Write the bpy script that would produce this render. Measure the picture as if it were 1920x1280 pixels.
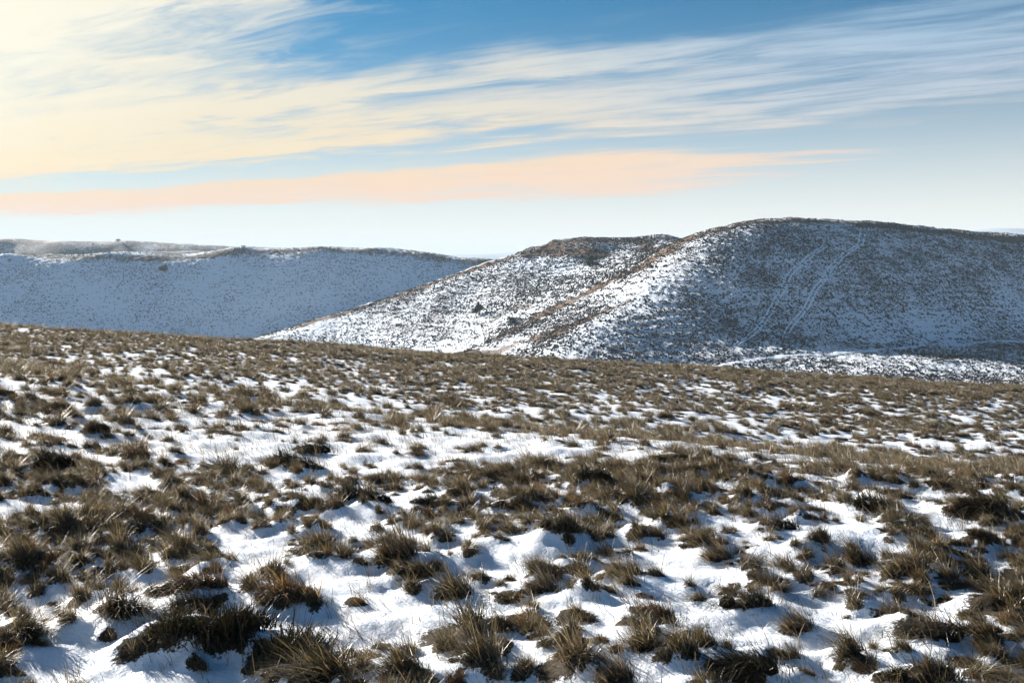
import bpy, math, random
import numpy as np
from mathutils import Vector
R = math.radians
random.seed(7); rng = np.random.default_rng(11)
S = bpy.context.scene
for o in list(bpy.data.objects): bpy.data.objects.remove(o)
C = S.collection

# ------------------------------------------------------------------ camera
F, HOR, CX, H = 1884.0, 490.0, 960.0, 1.6      # focal length / horizon row / centre column of the 1920 px photograph, eye height
cam = bpy.data.objects.new('camera', bpy.data.cameras.new('camera')); C.objects.link(cam)
cam.location = (0, 0, H); cam.rotation_euler = (R(90), 0, 0)
cam.data.sensor_width = 36; cam.data.lens = 36*F/1920; cam.data.shift_y = -150/1920
cam.data.clip_start = 0.05; cam.data.clip_end = 40000
S.camera = cam

# ------------------------------------------------------------------ sun, sky, exposure
SUN_AZ, SUN_EL = -46.0, 19.0                   # azimuth from the view direction (+Y), negative = left
sd = Vector((math.sin(R(SUN_AZ))*math.cos(R(SUN_EL)), math.cos(R(SUN_AZ))*math.cos(R(SUN_EL)), math.sin(R(SUN_EL))))
sun = bpy.data.objects.new('sun', bpy.data.lights.new('sun', 'SUN')); C.objects.link(sun)
sun.rotation_euler = (-sd).to_track_quat('-Z', 'Y').to_euler()
sun.data.energy = 5.0; sun.data.angle = R(0.6); sun.data.color = (1, .93, .84)
S.view_settings.view_transform = 'Standard'; S.view_settings.look = 'None'
S.view_settings.exposure = 1.6; S.view_settings.gamma = 1

class NT:                                      # small node-tree helper
    def __init__(s, tree): s.t = tree; s.t.nodes.clear()
    def n(s, kind, **kw):
        nd = s.t.nodes.new(kind)
        for k, v in kw.items():
            if k.startswith('i_'):
                key = k[2:]; key = int(key) if key.isdigit() else key.replace('_', ' ')
                if hasattr(v, 'is_output'): s.t.links.new(v, nd.inputs[key])
                else: nd.inputs[key].default_value = v
            else: setattr(nd, k, v)
        return nd
    def m(s, op, a, b=None, c=None, clamp=False):
        nd = s.t.nodes.new('ShaderNodeMath'); nd.operation = op; nd.use_clamp = clamp
        for i, v in enumerate((a, b, c)):
            if v is None: continue
            if hasattr(v, 'is_output'): s.t.links.new(v, nd.inputs[i])
            else: nd.inputs[i].default_value = v
        return nd.outputs[0]
    def mr(s, v, a, b, c=0.0, d=1.0, smooth=True):
        nd = s.t.nodes.new('ShaderNodeMapRange'); nd.interpolation_type = 'SMOOTHSTEP' if smooth else 'LINEAR'
        s.t.links.new(v, nd.inputs[0])
        for i, x in enumerate((a, b, c, d)): nd.inputs[i+1].default_value = x
        return nd.outputs[0]
    def mix(s, f, a, b):
        nd = s.t.nodes.new('ShaderNodeMix'); nd.data_type = 'RGBA'
        for i, v in ((0, f), (6, a), (7, b)):
            if hasattr(v, 'is_output'): s.t.links.new(v, nd.inputs[i])
            else: nd.inputs[i].default_value = v if i == 0 else (*v, 1)
        return nd.outputs[2]
    def ramp(s, f, stops):
        nd = s.t.nodes.new('ShaderNodeValToRGB'); s.t.links.new(f, nd.inputs[0]); e = nd.color_ramp.elements
        while len(e) < len(stops): e.new(0.5)
        for el, (p, c) in zip(e, stops):
            el.position = p; el.color = (*c, 1) if hasattr(c, '__len__') else (c, c, c, 1)
        return nd.outputs[0]
    def xyz(s, x, y, z=0.0):
        return s.n('ShaderNodeCombineXYZ', i_0=x, i_1=y, i_2=z).outputs[0]
    def noise(s, vec, scale, detail=4.0, rough=.55, dist=0.0):
        return s.n('ShaderNodeTexNoise', i_Vector=vec, i_Scale=scale, i_Detail=detail, i_Roughness=rough, i_Distortion=dist).outputs[0]

W = bpy.data.worlds.new('World'); S.world = W; W.use_nodes = True
w = NT(W.node_tree)
sky = w.n('ShaderNodeTexSky', sky_type='NISHITA', sun_disc=False, sun_elevation=R(SUN_EL), sun_rotation=R(SUN_AZ),
          altitude=400, air_density=1.0, dust_density=0.3, ozone_density=3.0)
d = w.n('ShaderNodeTexCoord').outputs['Generated']
sx = w.n('ShaderNodeSeparateXYZ', i_0=d); dx, dy, dz = sx.outputs
KV = 0.65                                      # the cirrus streaks run parallel: they meet at one point on the horizon
fw = w.m('ADD', dy, w.m('MULTIPLY', dx, KV))
fwa = w.m('MAXIMUM', w.m('ABSOLUTE', fw), .02)
zz = w.m('MAXIMUM', dz, .0005)
b = w.m('DIVIDE', zz, fwa)                     # which streak (in the plane of the cloud layer)
along = w.m('DIVIDE', w.m('SUBTRACT', dx, w.m('MULTIPLY', dy, KV)), fwa)
lb = w.m('LOGARITHM', b, 2.718)
n1 = w.noise(w.xyz(w.m('MULTIPLY', along, 1.6), w.m('MULTIPLY', lb, 1.5), 3.7), 1.6, 4, .55, .3)
n2 = w.noise(w.xyz(w.m('MULTIPLY', along, 3.2), w.m('MULTIPLY', lb, 9.0), 1.3), 1.3, 8, .62, .7)
n3 = w.noise(w.xyz(w.m('MULTIPLY', along, 7.0), w.m('MULTIPLY', lb, 36.0), 5.1), 1.0, 6, .64, .5)
lbw = w.m('ADD', lb, w.m('ADD', w.m('MULTIPLY', w.m('SUBTRACT', n1, .5), .42), w.m('MULTIPLY', w.m('SUBTRACT', n2, .5), .22)))
pos = w.mr(lbw, -3.6, 0.4, 0, 1, False)        # log elevation of the streak -> 0..1
def lp(v): return (math.log(v)+3.6)/4.0
dens = w.ramp(pos, [(0, 0), (lp(.058), .0), (lp(.070), .75), (lp(.086), 1.0), (lp(.094), .9), (lp(.101), .25), (lp(.116), .22), (lp(.13), .72), (lp(.150), .80), (lp(.165), .52), (lp(.178), .74), (lp(.200), .58), (lp(.218), .10), (lp(.30), .06), (lp(.36), .35), (lp(.48), .05), (lp(.8), .1), (1.0, .0)])
hl = w.m('SQRT', w.m('ADD', w.m('MULTIPLY', dx, dx), w.m('MULTIPLY', dy, dy)))
ca = w.m('ADD', w.m('MULTIPLY', dx, math.sin(R(SUN_AZ))), w.m('MULTIPLY', dy, math.cos(R(SUN_AZ))))
prox = w.m('DIVIDE', ca, w.m('MAXIMUM', hl, .01))             # 1 below the sun, falling away from it
sundot = w.m('ADD', w.m('ADD', w.m('MULTIPLY', dx, sd.x), w.m('MULTIPLY', dy, sd.y)), w.m('MULTIPLY', dz, sd.z))
veil = w.mr(w.m('ADD', sundot, w.m('MULTIPLY', w.m('SUBTRACT', n2, .5), .12)), .76, .94)                                # cirrus veil thickens towards the sun
taper = w.mr(w.m('ADD', prox, w.m('MULTIPLY', w.m('SUBTRACT', n2, .5), .25)), .36, .66)         # low peach band thins out far from the sun
low = w.mr(pos, lp(.098), lp(.108))
tfac = w.m('ADD', taper, low, clamp=True)
st = w.m('ADD', w.m('MULTIPLY', w.m('SUBTRACT', n2, .5), 1.9), w.m('MULTIPLY', w.m('SUBTRACT', n3, .5), 1.0))
hi = w.mr(pos, lp(.1), lp(.13), .85, 1.1)
D = w.m('ADD', w.m('MAXIMUM', w.m('SUBTRACT', dens, w.m('SUBTRACT', 1.0, tfac)), 0.0), w.m('MULTIPLY', st, w.m('MULTIPLY', hi, w.m('ADD', w.m('MULTIPLY', dens, .95), .22))))
D = w.m('ADD', D, w.m('MULTIPLY', veil, w.m('MULTIPLY', w.mr(pos, lp(.09), lp(.25)), .75)), clamp=True)
D = w.m('MULTIPLY', D, w.mr(pos, lp(.052), lp(.070)), clamp=True)
D = w.m('MULTIPLY', w.mr(D, .06, .98), w.mr(sundot, -.35, .65, .12, .96))
far_c = w.ramp(pos, [(lp(.05), (.88, .70, .60)), (lp(.10), (.84, .68, .60)), (lp(.13), (.60, .66, .74)), (lp(.2), (.40, .57, .74)), (lp(.4), (.33, .54, .76))])
near_c = w.ramp(pos, [(lp(.07), (1.0, .68, .48)), (lp(.10), (1.0, .73, .48)), (lp(.14), (1.0, .82, .54)), (lp(.3), (.99, .92, .74))])
ccol = w.mix(w.mr(w.m('ADD', prox, w.mr(pos, lp(.10), lp(.16), .0, -.22)), .12, .78), far_c, near_c)
te = w.m('DIVIDE', zz, hl); haze_f = w.m('MULTIPLY', w.m('EXPONENT', w.m('MULTIPLY', w.m('POWER', te, 1.7), -34.0)), .97)
SKY_S, LIN = 0.05, 1/2**1.6
tint = w.n('ShaderNodeMix', data_type='RGBA', blend_type='MULTIPLY'); tint.inputs[0].default_value = 1; w.t.links.new(sky.outputs[0], tint.inputs[6]); tint.inputs[7].default_value = (.010, .385, .53, 1)
bg_sky = w.n('ShaderNodeBackground', i_Color=tint.outputs[2], i_Strength=SKY_S)
bg_hz = w.n('ShaderNodeBackground', i_Color=(1.03, .95, .86, 1), i_Strength=LIN)
bg_cl = w.n('ShaderNodeBackground', i_Color=ccol, i_Strength=w.mr(sundot, .84, .99, LIN*1.0, LIN*1.12))
m1 = w.n('ShaderNodeMixShader', i_0=haze_f, i_1=bg_sky.outputs[0], i_2=bg_hz.outputs[0])
m2 = w.n('ShaderNodeMixShader', i_0=D, i_1=m1.outputs[0], i_2=bg_cl.outputs[0])
w.n('ShaderNodeOutputWorld', i_0=m2.outputs[0])

# ------------------------------------------------------------------ helpers
def tag(o, label=None, cat=None, group=None, kind=None):
    if label: o['label'] = label
    if cat: o['category'] = cat
    if group: o['group'] = group
    if kind: o['kind'] = kind
    return o

def mesh_np(name, V, loops, starts, mats, smooth=True, attrs=None, mat_idx=None):
    me = bpy.data.meshes.new(name)
    V = np.asarray(V, np.float32); loops = np.asarray(loops, np.int32).ravel(); starts = np.asarray(starts, np.int32)
    me.vertices.add(len(V)); me.vertices.foreach_set('co', V.ravel())
    me.loops.add(len(loops)); me.loops.foreach_set('vertex_index', loops)
    me.polygons.add(len(starts)); me.polygons.foreach_set('loop_start', starts)
    me.polygons.foreach_set('use_smooth', np.full(len(starts), smooth))
    for m in mats: me.materials.append(m)
    if mat_idx is not None: me.polygons.foreach_set('material_index', np.asarray(mat_idx, np.int32))
    for k, a in (attrs or {}).items():
        at = me.attributes.new(k, 'FLOAT', 'POINT'); at.data.foreach_set('value', np.asarray(a, np.float32).ravel())
    me.update(calc_edges=True); me.validate()
    return me
def link(name, me, parent=None):
    o = bpy.data.objects.new(name, me); C.objects.link(o)
    if parent: o.parent = parent
    return o
def grid_mesh(name, X, Y, Z, mats, attrs=None):
    r, c = X.shape; i = np.arange(r*c).reshape(r, c)
    q = np.stack([i[:-1, :-1], i[:-1, 1:], i[1:, 1:], i[1:, :-1]], -1).reshape(-1, 4)
    return mesh_np(name, np.stack([X, Y, Z], -1).reshape(-1, 3), q, np.arange(len(q))*4, mats, True, attrs)

_perm = rng.permutation(512); _perm = np.concatenate([_perm, _perm, _perm]); _ga = rng.random(512)*2*np.pi
def pn(x, y):                                   # 2-D gradient noise, about -0.7..0.7
    xi = np.floor(x).astype(int); yi = np.floor(y).astype(int); xf = x-xi; yf = y-yi
    u = xf*xf*xf*(xf*(xf*6-15)+10); v = yf*yf*yf*(yf*(yf*6-15)+10)
    def g(ix, iy, fx, fy):
        a = _ga[_perm[_perm[ix & 511]+(iy & 511)]]
        return np.cos(a)*fx+np.sin(a)*fy
    a = g(xi, yi, xf, yf); b_ = g(xi+1, yi, xf-1, yf); c = g(xi, yi+1, xf, yf-1); e = g(xi+1, yi+1, xf-1, yf-1)
    return (a+(b_-a)*u)+((c+(e-c)*u)-(a+(b_-a)*u))*v
def fbm(x, y, o=4, g=.5):
    s = 0; a = 1
    for k in range(o): s = s+a*pn(x*2**k+17.3*k, y*2**k+9.1*k); a *= g
    return s

class TPS:                                      # thin-plate surface through control points
    def __init__(s, P, z, lam=0.0):
        s.P = np.asarray(P, float); n = len(P); A = np.zeros((n+3, n+3))
        A[:n, :n] = s.k(np.hypot(*(s.P[:, None]-s.P[None]).transpose(2, 0, 1)))+lam*np.eye(n)
        A[:n, n:] = np.c_[np.ones(n), s.P]; A[n:, :n] = A[:n, n:].T
        s.w = np.linalg.solve(A, np.r_[z, 0, 0, 0])
    @staticmethod
    def k(r): return np.where(r > 1e-9, r*r*np.log(np.maximum(r, 1e-9)), 0)
    def __call__(s, x, y):
        x = np.asarray(x, float); y = np.asarray(y, float); n = len(s.P)
        z = s.w[n]+s.w[n+1]*x+s.w[n+2]*y
        for (px, py), wt in zip(s.P, s.w[:n]): z = z+wt*s.k(np.hypot(x-px, y-py))
        return z
def world(c, r, dd): return ((c-CX)/F*dd, dd, H-(r-HOR)/F*dd)      # photograph column, row and distance -> metres

# ------------------------------------------------------------------ materials
def new_mat(name):
    m = bpy.data.materials.new(name); m.use_nodes = True
    return m, NT(m.node_tree)
SNOW = (.81, .88, .97)
def mat_meadow():
    m, t = new_mat('snowy_meadow')
    co = t.n('ShaderNodeTexCoord').outputs['Object']
    turf = t.n('ShaderNodeAttribute', attribute_name='turf').outputs['Fac']
    n = t.noise(co, 9, 6, .65, .4); nf = t.noise(co, 60, 5, .65)
    f = t.m('ADD', turf, t.m('ADD', t.m('MULTIPLY', t.m('SUBTRACT', n, .5), .9), t.m('MULTIPLY', t.m('SUBTRACT', nf, .5), .7)))
    f = t.mr(f, .50, .62)
    earth = t.ramp(nf, [(.3, (.012, .009, .005)), (.5, (.028, .020, .010)), (.70, (.10, .075, .04))])
    sn = t.mix(t.mr(t.noise(co, 2.2, 4), .35, .65), SNOW, (.80, .83, .88))
    col = t.mix(f, sn, earth)
    bm_ = t.n('ShaderNodeBump', i_Strength=.55, i_Distance=.02, i_Height=t.m('ADD', t.m('MULTIPLY', n, .7), t.m('MULTIPLY', nf, .5)))
    p = t.n('ShaderNodeBsdfPrincipled', i_Base_Color=col, i_Roughness=t.m('ADD', t.m('MULTIPLY', f, .35), .55), i_Normal=bm_.outputs[0])
    p.inputs['Specular IOR Level'].default_value = .25
    t.n('ShaderNodeOutputMaterial', i_0=p.outputs[0]); return m
def mat_hill(name, scale, cover, g1, g2):
    m, t = new_mat(name)
    co = t.n('ShaderNodeTexCoord').outputs['Object']
    bare = t.n('ShaderNodeAttribute', attribute_name='bare').outputs['Fac']
    clear = t.n('ShaderNodeAttribute', attribute_name='clear').outputs['Fac']
    n = t.noise(co, scale, 5, .7, .6); nl = t.noise(co, scale*.045, 4, .55); nm = t.noise(co, scale*.25, 3, .6)
    f = t.m('ADD', t.m('ADD', n, t.m('MULTIPLY', t.m('SUBTRACT', nl, .5), .45)), t.m('ADD', t.m('MULTIPLY', bare, .55), t.m('MULTIPLY', clear, -.22)))
    f = t.m('ADD', f, t.m('MULTIPLY', t.m('SUBTRACT', nm, .5), .25))
    f = t.mr(f, cover-.05, cover+.07)
    gc = t.mix(t.m('MULTIPLY', bare, 1.5, clamp=True), t.mix(t.mr(nm, .35, .65), g1, g2), (.17, .11, .07))
    bm_ = t.n('ShaderNodeBump', i_Strength=.8, i_Distance=.5, i_Height=n)
    p = t.n('ShaderNodeBsdfPrincipled', i_Base_Color=t.mix(f, SNOW, gc), i_Roughness=.85, i_Normal=bm_.outputs[0])
    p.inputs['Specular IOR Level'].default_value = .1
    t.n('ShaderNodeOutputMaterial', i_0=p.outputs[0]); return m
def mat_plain(name, col, rough=.9, var=.25, scale=6):
    m, t = new_mat(name)
    co = t.n('ShaderNodeTexCoord').outputs['Object']; n = t.noise(co, scale, 5, .6)
    c = t.mix(n, tuple(x*(1-var) for x in col), tuple(min(1, x*(1+var)) for x in col))
    p = t.n('ShaderNodeBsdfPrincipled', i_Base_Color=c, i_Roughness=rough); p.inputs['Specular IOR Level'].default_value = .2
    t.n('ShaderNodeOutputMaterial', i_0=p.outputs[0]); return m
def mat_blade(name, stops, trans=.38, gloss=.2):
    m, t = new_mat(name)
    tint = t.n('ShaderNodeAttribute', attribute_name='tint').outputs['Fac']
    rnd = t.n('ShaderNodeObjectInfo').outputs['Random']
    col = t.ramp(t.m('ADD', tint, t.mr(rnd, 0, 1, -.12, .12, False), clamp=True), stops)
    di = t.n('ShaderNodeBsdfDiffuse', i_Color=col); tr = t.n('ShaderNodeBsdfTranslucent', i_Color=col)
    gl = t.n('ShaderNodeBsdfGlossy', i_Color=(.8, .8, .8, 1), i_Roughness=.42)
    a = t.n('ShaderNodeMixShader', i_0=trans, i_1=di.outputs[0], i_2=tr.outputs[0])
    fr = t.n('ShaderNodeLayerWeight', i_Blend=.25).outputs[1]
    c = t.n('ShaderNodeMixShader', i_0=t.m('MULTIPLY', t.m('ADD', fr, .25), gloss), i_1=a.outputs[0], i_2=gl.outputs[0])
    t.n('ShaderNodeOutputMaterial', i_0=c.outputs[0]); return m
M_meadow = mat_meadow()
M_hill = mat_hill('snowy_hillside', 2.5, .52, (.048, .038, .03), (.092, .06, .046))
M_hillfar = mat_hill('snowy_far_hillside', 1.0, .66, (.05, .045, .035), (.06, .05, .038))
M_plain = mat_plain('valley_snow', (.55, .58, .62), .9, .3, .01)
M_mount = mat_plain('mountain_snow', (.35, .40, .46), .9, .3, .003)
M_snow = mat_plain('track_snow', SNOW, .7, .06, 2)
M_turf = mat_plain('dark_turf', (.016, .011, .006), .95, .6, 40)
M_brown = mat_plain('brown_moor_tufts', (.034, .027, .02), .95, .5, .6)
M_greyt = mat_plain('olive_moor_tufts', (.075, .075, .07), .95, .4, .4)
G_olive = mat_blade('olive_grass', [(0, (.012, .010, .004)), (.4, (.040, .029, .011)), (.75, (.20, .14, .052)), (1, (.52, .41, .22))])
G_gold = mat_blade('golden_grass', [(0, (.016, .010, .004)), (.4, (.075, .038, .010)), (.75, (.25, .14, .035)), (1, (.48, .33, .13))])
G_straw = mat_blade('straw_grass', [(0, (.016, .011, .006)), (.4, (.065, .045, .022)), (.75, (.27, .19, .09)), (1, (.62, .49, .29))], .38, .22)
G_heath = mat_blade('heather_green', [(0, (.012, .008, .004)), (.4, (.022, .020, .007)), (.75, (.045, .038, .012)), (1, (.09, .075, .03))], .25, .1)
M_bush = mat_blade('bush_needles', [(0, (.012, .018, .008)), (.5, (.03, .038, .015)), (1, (.06, .06, .028))], .2, .05)
M_bark = mat_plain('bark', (.05, .035, .025), .9, .4, 9)

# ------------------------------------------------------------------ the near meadow
NC = [  # column, row, distance of points on the meadow
 (-700, 1495, 3.0), (960, 1495, 3.0), (2600, 1495, 3.0), (-700, 1992, 2.0), (960, 1992, 2.0), (2600, 1992, 2.0),
 (-300, 985, 6), (300, 992, 6), (960, 996, 6), (1500, 1000, 6), (2200, 1010, 6),
 (0, 812, 9.5), (640, 836, 9.2), (1200, 858, 8.7), (1920, 893, 8.6),
 (-400, 668, 18), (0, 694, 17), (640, 766, 13), (960, 802, 11.6), (1300, 838, 10.4), (1920, 882, 9.6), (2400, 905, 9.2),
 (0, 690, 20.5), (640, 772, 15.5), (960, 808, 13.8), (1300, 846, 12.6), (1920, 892, 12.0), (2400, 915, 12),
 (0, 672, 25), (640, 735, 20), (960, 768, 18), (1300, 812, 16.5), (1920, 858, 16.5), (2400, 885, 16.5),
 (0, 640, 33), (640, 690, 29), (960, 715, 27.5), (1300, 745, 27), (1920, 795, 25), (2400, 830, 25),
 (-400, 590, 44), (0, 612, 43), (460, 640, 41.5), (870, 668, 40), (1280, 691, 39), (1600, 712, 39), (1920, 729, 39), (2500, 765, 39),
 (-400, 606, 52), (0, 628, 52), (460, 660, 52), (870, 692, 52), (1280, 722, 52), (1600, 745, 52), (1920, 765, 52), (2500, 810, 52),
 (-400, 700, 90), (460, 780, 90), (1280, 830, 90), (1920, 860, 90), (2500, 880, 90), (-400, 800, 140), (460, 860, 140), (1280, 870, 140), (1920, 880, 140), (2500, 890, 140)]
_t = TPS([((c-CX)/F*1.6, math.log(dd)) for c, r, dd in NC], [H-(r-HOR)/F*dd for c, r, dd in NC], 1e-4)
def near_base(X, Y):
    Y = np.maximum(np.asarray(Y, float), 1.9); return _t(np.asarray(X)/Y*1.6, np.log(Y))
def near_bumps(X, Y):
    big = .16*pn(X*.22+3, Y*.22)
    hum = .060*fbm(X*1.25+.35*pn(X*.7, Y*.7), Y*1.55+4, 3, .55)
    drift = .024*pn(X*2.2+.9*Y+1.2*pn(X*.8, Y*.8), Y*6.2-X*1.1)+.016*pn(X*7, Y*15)+.007*pn(X*21, Y*33)
    fade = np.clip((48-Y)/10, 0, 1)
    return big+(hum+drift)*fade
def near_h(X, Y): return near_base(X, Y)+near_bumps(X, Y)
NR, NCOL = 640, 620
lv = np.linspace(math.log(1.9), math.log(150), NR); uv = np.linspace(-.88, .88, NCOL)
gY = np.exp(lv)[:, None]*np.ones((1, NCOL)); gX = uv[None, :]*gY
gZ = near_h(gX, gY); turf = np.zeros_like(gZ)

TUSS = []        # x, y, radius, mound height, turf amount
def splat(x, y, rx, ry, hgt, tf):
    i = (math.log(y)-lv[0])/(lv[1]-lv[0]); j = (x/y-uv[0])/(uv[1]-uv[0])
    di = int(2.2*ry/y/(lv[1]-lv[0]))+2; dj = int(2.2*rx/y/(uv[1]-uv[0]))+2
    a, b_, c, e = max(0, int(i)-di), min(NR, int(i)+di+1), max(0, int(j)-dj), min(NCOL, int(j)+dj+1)
    if a >= b_ or c >= e: return
    q = np.exp(-(((gX[a:b_, c:e]-x)/rx)**2+((gY[a:b_, c:e]-y)/ry)**2))
    gZ[a:b_, c:e] += hgt*q; turf[a:b_, c:e] = np.maximum(turf[a:b_, c:e], tf*q)

# ------------------------------------------------------------------ grass tussock shapes
def blade_arrays(P, Dv, Bv, L, Wd, tint0, tint1):
    """P base, Dv start direction, Bv bend vector, L length, Wd width; returns verts, faces(list), tint"""
    n = len(P); T = np.array([0, .38, .74, 1.0])
    cen = P[:, None]+Dv[:, None]*(L[:, None]*T)[..., None]+Bv[:, None]*(L[:, None]*T**2)[..., None]
    a = rng.random(n)*2*np.pi; side = np.stack([np.cos(a), np.sin(a), np.zeros(n)], -1)
    V = np.zeros((n, 7, 3)); Wt = np.array([1, .85, .5])
    for k in range(3):
        off = side*(Wd*Wt[k]*.5)[:, None]; V[:, 2*k] = cen[:, k]-off; V[:, 2*k+1] = cen[:, k]+off
    V[:, 6] = cen[:, 3]
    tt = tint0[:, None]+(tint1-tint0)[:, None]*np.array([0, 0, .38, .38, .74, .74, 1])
    base = (np.arange(n)*7)[:, None]
    loops = base+np.array([0, 1, 3, 2, 2, 3, 5, 4, 4, 5, 6]); starts = (np.arange(n)*11)[:, None]+np.array([0, 4, 8])
    return V.reshape(-1, 3), loops.ravel(), starts.ravel(), tt.ravel()
def dome(rx, ry, h, seed):                       # lumpy low dome, the thatch under the blades
    nu, nv = 18, 6; V = []; Fc = []
    for k in range(nv):
        e = k/nv*math.pi/2
        for j in range(nu):
            a = j/nu*2*math.pi; q = 1+.22*float(pn(np.array(1.7*math.cos(a)+seed), np.array(1.7*math.sin(a)+e)))*1.6
            V.append((rx*q*math.cos(a)*math.cos(e), ry*q*math.sin(a)*math.cos(e), h*q*math.sin(e)-.02))
    V.append((0, 0, h*.98-.02))
    for k in range(nv-1):
        for j in range(nu): Fc.append((k*nu+j, k*nu+(j+1) % nu, (k+1)*nu+(j+1) % nu, (k+1)*nu+j))
    for j in range(nu): Fc.append(((nv-1)*nu+j, (nv-1)*nu+(j+1) % nu, nv*nu))
    return np.array(V), Fc
def tussock_mesh(name, n, rx, ry, dh, Lr, Wr, lean, splay, bend, droop, mat, upright=1.0, core=.8, pale=.25, sub=6):
    ka = rng.random(sub)*2*np.pi; kq = np.sqrt(rng.random(sub))*.85; kc = np.stack([rx*kq*np.cos(ka), ry*kq*np.sin(ka)], -1)   # a tussock is several sods grown together
    kl = rng.uniform(.35, 1.5, sub); ks = rng.uniform(.65, 1.2, sub); kd = rng.normal(0, .5, sub)
    ki = rng.integers(0, sub, n); g = rng.normal(0, .30, (n, 2))*np.array([rx, ry])
    P2 = kc[ki]+g; q = np.clip(np.hypot(P2[:, 0]/rx, P2[:, 1]/ry), 0, 1.4); a = np.arctan2(P2[:, 1]/ry, P2[:, 0]/rx)
    P = np.c_[P2, dh*np.sqrt(np.maximum(0, 1-q*q))-.02]
    out = np.stack([np.cos(a)*q, np.sin(a)*q, np.zeros(n)], -1)
    wa = math.pi-.25+kd[ki]; wind = np.stack([np.cos(wa), np.sin(wa), np.zeros(n)], -1)*kl[ki][:, None]
    Dv = out*splay*rng.uniform(.3, 1.4, (n, 1))+wind*lean*rng.uniform(.4, 1.3, (n, 1))+np.array([0, 0, upright])+rng.normal(0, .24, (n, 3))
    Dv[:, 2] = np.maximum(Dv[:, 2], .12); Dv /= np.linalg.norm(Dv, axis=1)[:, None]
    Bv = wind*bend*rng.uniform(.1, 1.5, (n, 1))+out*splay*.4+rng.normal(0, .32, (n, 3))+np.array([0, 0, -1])*droop*rng.uniform(.1, 1.8, (n, 1))
    L = rng.uniform(*Lr, n)*(1-.3*np.minimum(q, 1))*ks[ki]*np.where(rng.random(n) < .03, 1.25, 1); Wd = rng.uniform(*Wr, n)
    pb = rng.random(n) < pale; Wd = Wd*np.where(pb, 1.25, 1); t0 = np.clip(np.where(pb, rng.normal(.52, .12, n), rng.normal(.16, .11, n)), 0, 1); t1 = np.clip(t0+np.where(pb, rng.uniform(.25, .5, n), rng.uniform(.05, .3, n)), 0, 1)  # some blades pale straw, tips lighter: backlit glint painted into their tint
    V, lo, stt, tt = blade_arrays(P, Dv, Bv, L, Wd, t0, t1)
    mi = np.zeros(len(stt), int)
    if core > 0:
        ll = list(lo); st2 = list(stt); nd_ = 0
        for k in range(sub):
            dv, df = dome(rx*core*.42, ry*core*.42, (max(dh, .02)*core+.01)*min(1, ks[k]), rng.random()*50); dv[:, :2] += kc[k]*.9
            nb = len(V); V = np.r_[V, dv]; tt = np.r_[tt, np.full(len(dv), .1)]
            for f in df: st2.append(len(ll)); ll += [nb+i for i in f]
            nd_ += len(df)
        mi = np.r_[mi, np.ones(nd_, int)]; lo, stt = ll, st2
    return mesh_np(name, V, lo, stt, [mat, M_turf], False, {'tint': tt}, mi)
VAR = {'long': [], 'tuft': [], 'mound': [], 'dark': [], 'heather': [], 'sparse': []}
for k in range(6):
    mt = [G_olive, G_straw, G_olive][k % 3]
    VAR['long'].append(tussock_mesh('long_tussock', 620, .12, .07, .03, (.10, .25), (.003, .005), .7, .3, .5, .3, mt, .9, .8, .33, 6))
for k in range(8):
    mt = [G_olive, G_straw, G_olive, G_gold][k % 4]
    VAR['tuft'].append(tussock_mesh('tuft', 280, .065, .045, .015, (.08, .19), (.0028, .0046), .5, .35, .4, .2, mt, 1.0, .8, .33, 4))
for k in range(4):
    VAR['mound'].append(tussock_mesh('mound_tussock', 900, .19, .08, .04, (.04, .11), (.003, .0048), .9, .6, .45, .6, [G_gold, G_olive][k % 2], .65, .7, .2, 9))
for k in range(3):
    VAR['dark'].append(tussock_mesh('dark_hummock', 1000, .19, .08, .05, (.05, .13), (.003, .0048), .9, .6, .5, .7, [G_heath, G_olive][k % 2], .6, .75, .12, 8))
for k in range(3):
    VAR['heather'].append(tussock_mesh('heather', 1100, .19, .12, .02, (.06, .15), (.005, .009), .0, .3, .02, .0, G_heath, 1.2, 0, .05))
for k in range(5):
    VAR['sparse'].append(tussock_mesh('sparse_tuft', 50, .12, .06, .0, (.05, .2), (.0022, .0036), .5, .5, .25, .15, [G_straw, G_olive][k % 2], 1.0, 0))
def extent(me):
    q = np.zeros(len(me.vertices)*3, np.float32); me.vertices.foreach_get('co', q); q = q.reshape(-1, 3)
    return float(np.percentile(q[:, 0], 97)-np.percentile(q[:, 0], 3)), float(np.percentile(q[:, 2], 98.7))
EXT = {me.name: extent(me) for v in VAR.values() for me in v}
ray_d = np.exp(np.linspace(math.log(2.5), math.log(46), 900))
def hit_near(c, r):                             # where the sight line through a photograph pixel meets the meadow
    X = (c-CX)/F*ray_d; zr = H-(r-HOR)/F*ray_d; g = near_h(X, ray_d)
    k = np.argmax(zr <= g); return (float(X[k]), float(ray_d[k])) if zr[k] <= g[k] else None
NAME = {'long': 'grass_tussock', 'tuft': 'grass_tuft', 'mound': 'grass_mound', 'dark': 'dark_hummock', 'heather': 'heather_clump', 'sparse': 'grass_sprig'}
CAT = {'long': 'grass tussock', 'tuft': 'grass tuft', 'mound': 'grass mound', 'dark': 'hummock', 'heather': 'heather', 'sparse': 'grass sprig'}
LAB = {'long': 'long windswept brown grass tussock bent over on the snowy meadow', 'tuft': 'short olive brown grass tuft standing in the meadow snow',
 'mound': 'low rounded mound of short golden grass in the meadow snow', 'dark': 'dark lumpy hummock of dense turf in the meadow snow',
 'heather': 'dark green heather clump with upright sprigs on the meadow', 'sparse': 'thin sprig of a few dry stems poking through the snow'}
placed = []; RES = []
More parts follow.
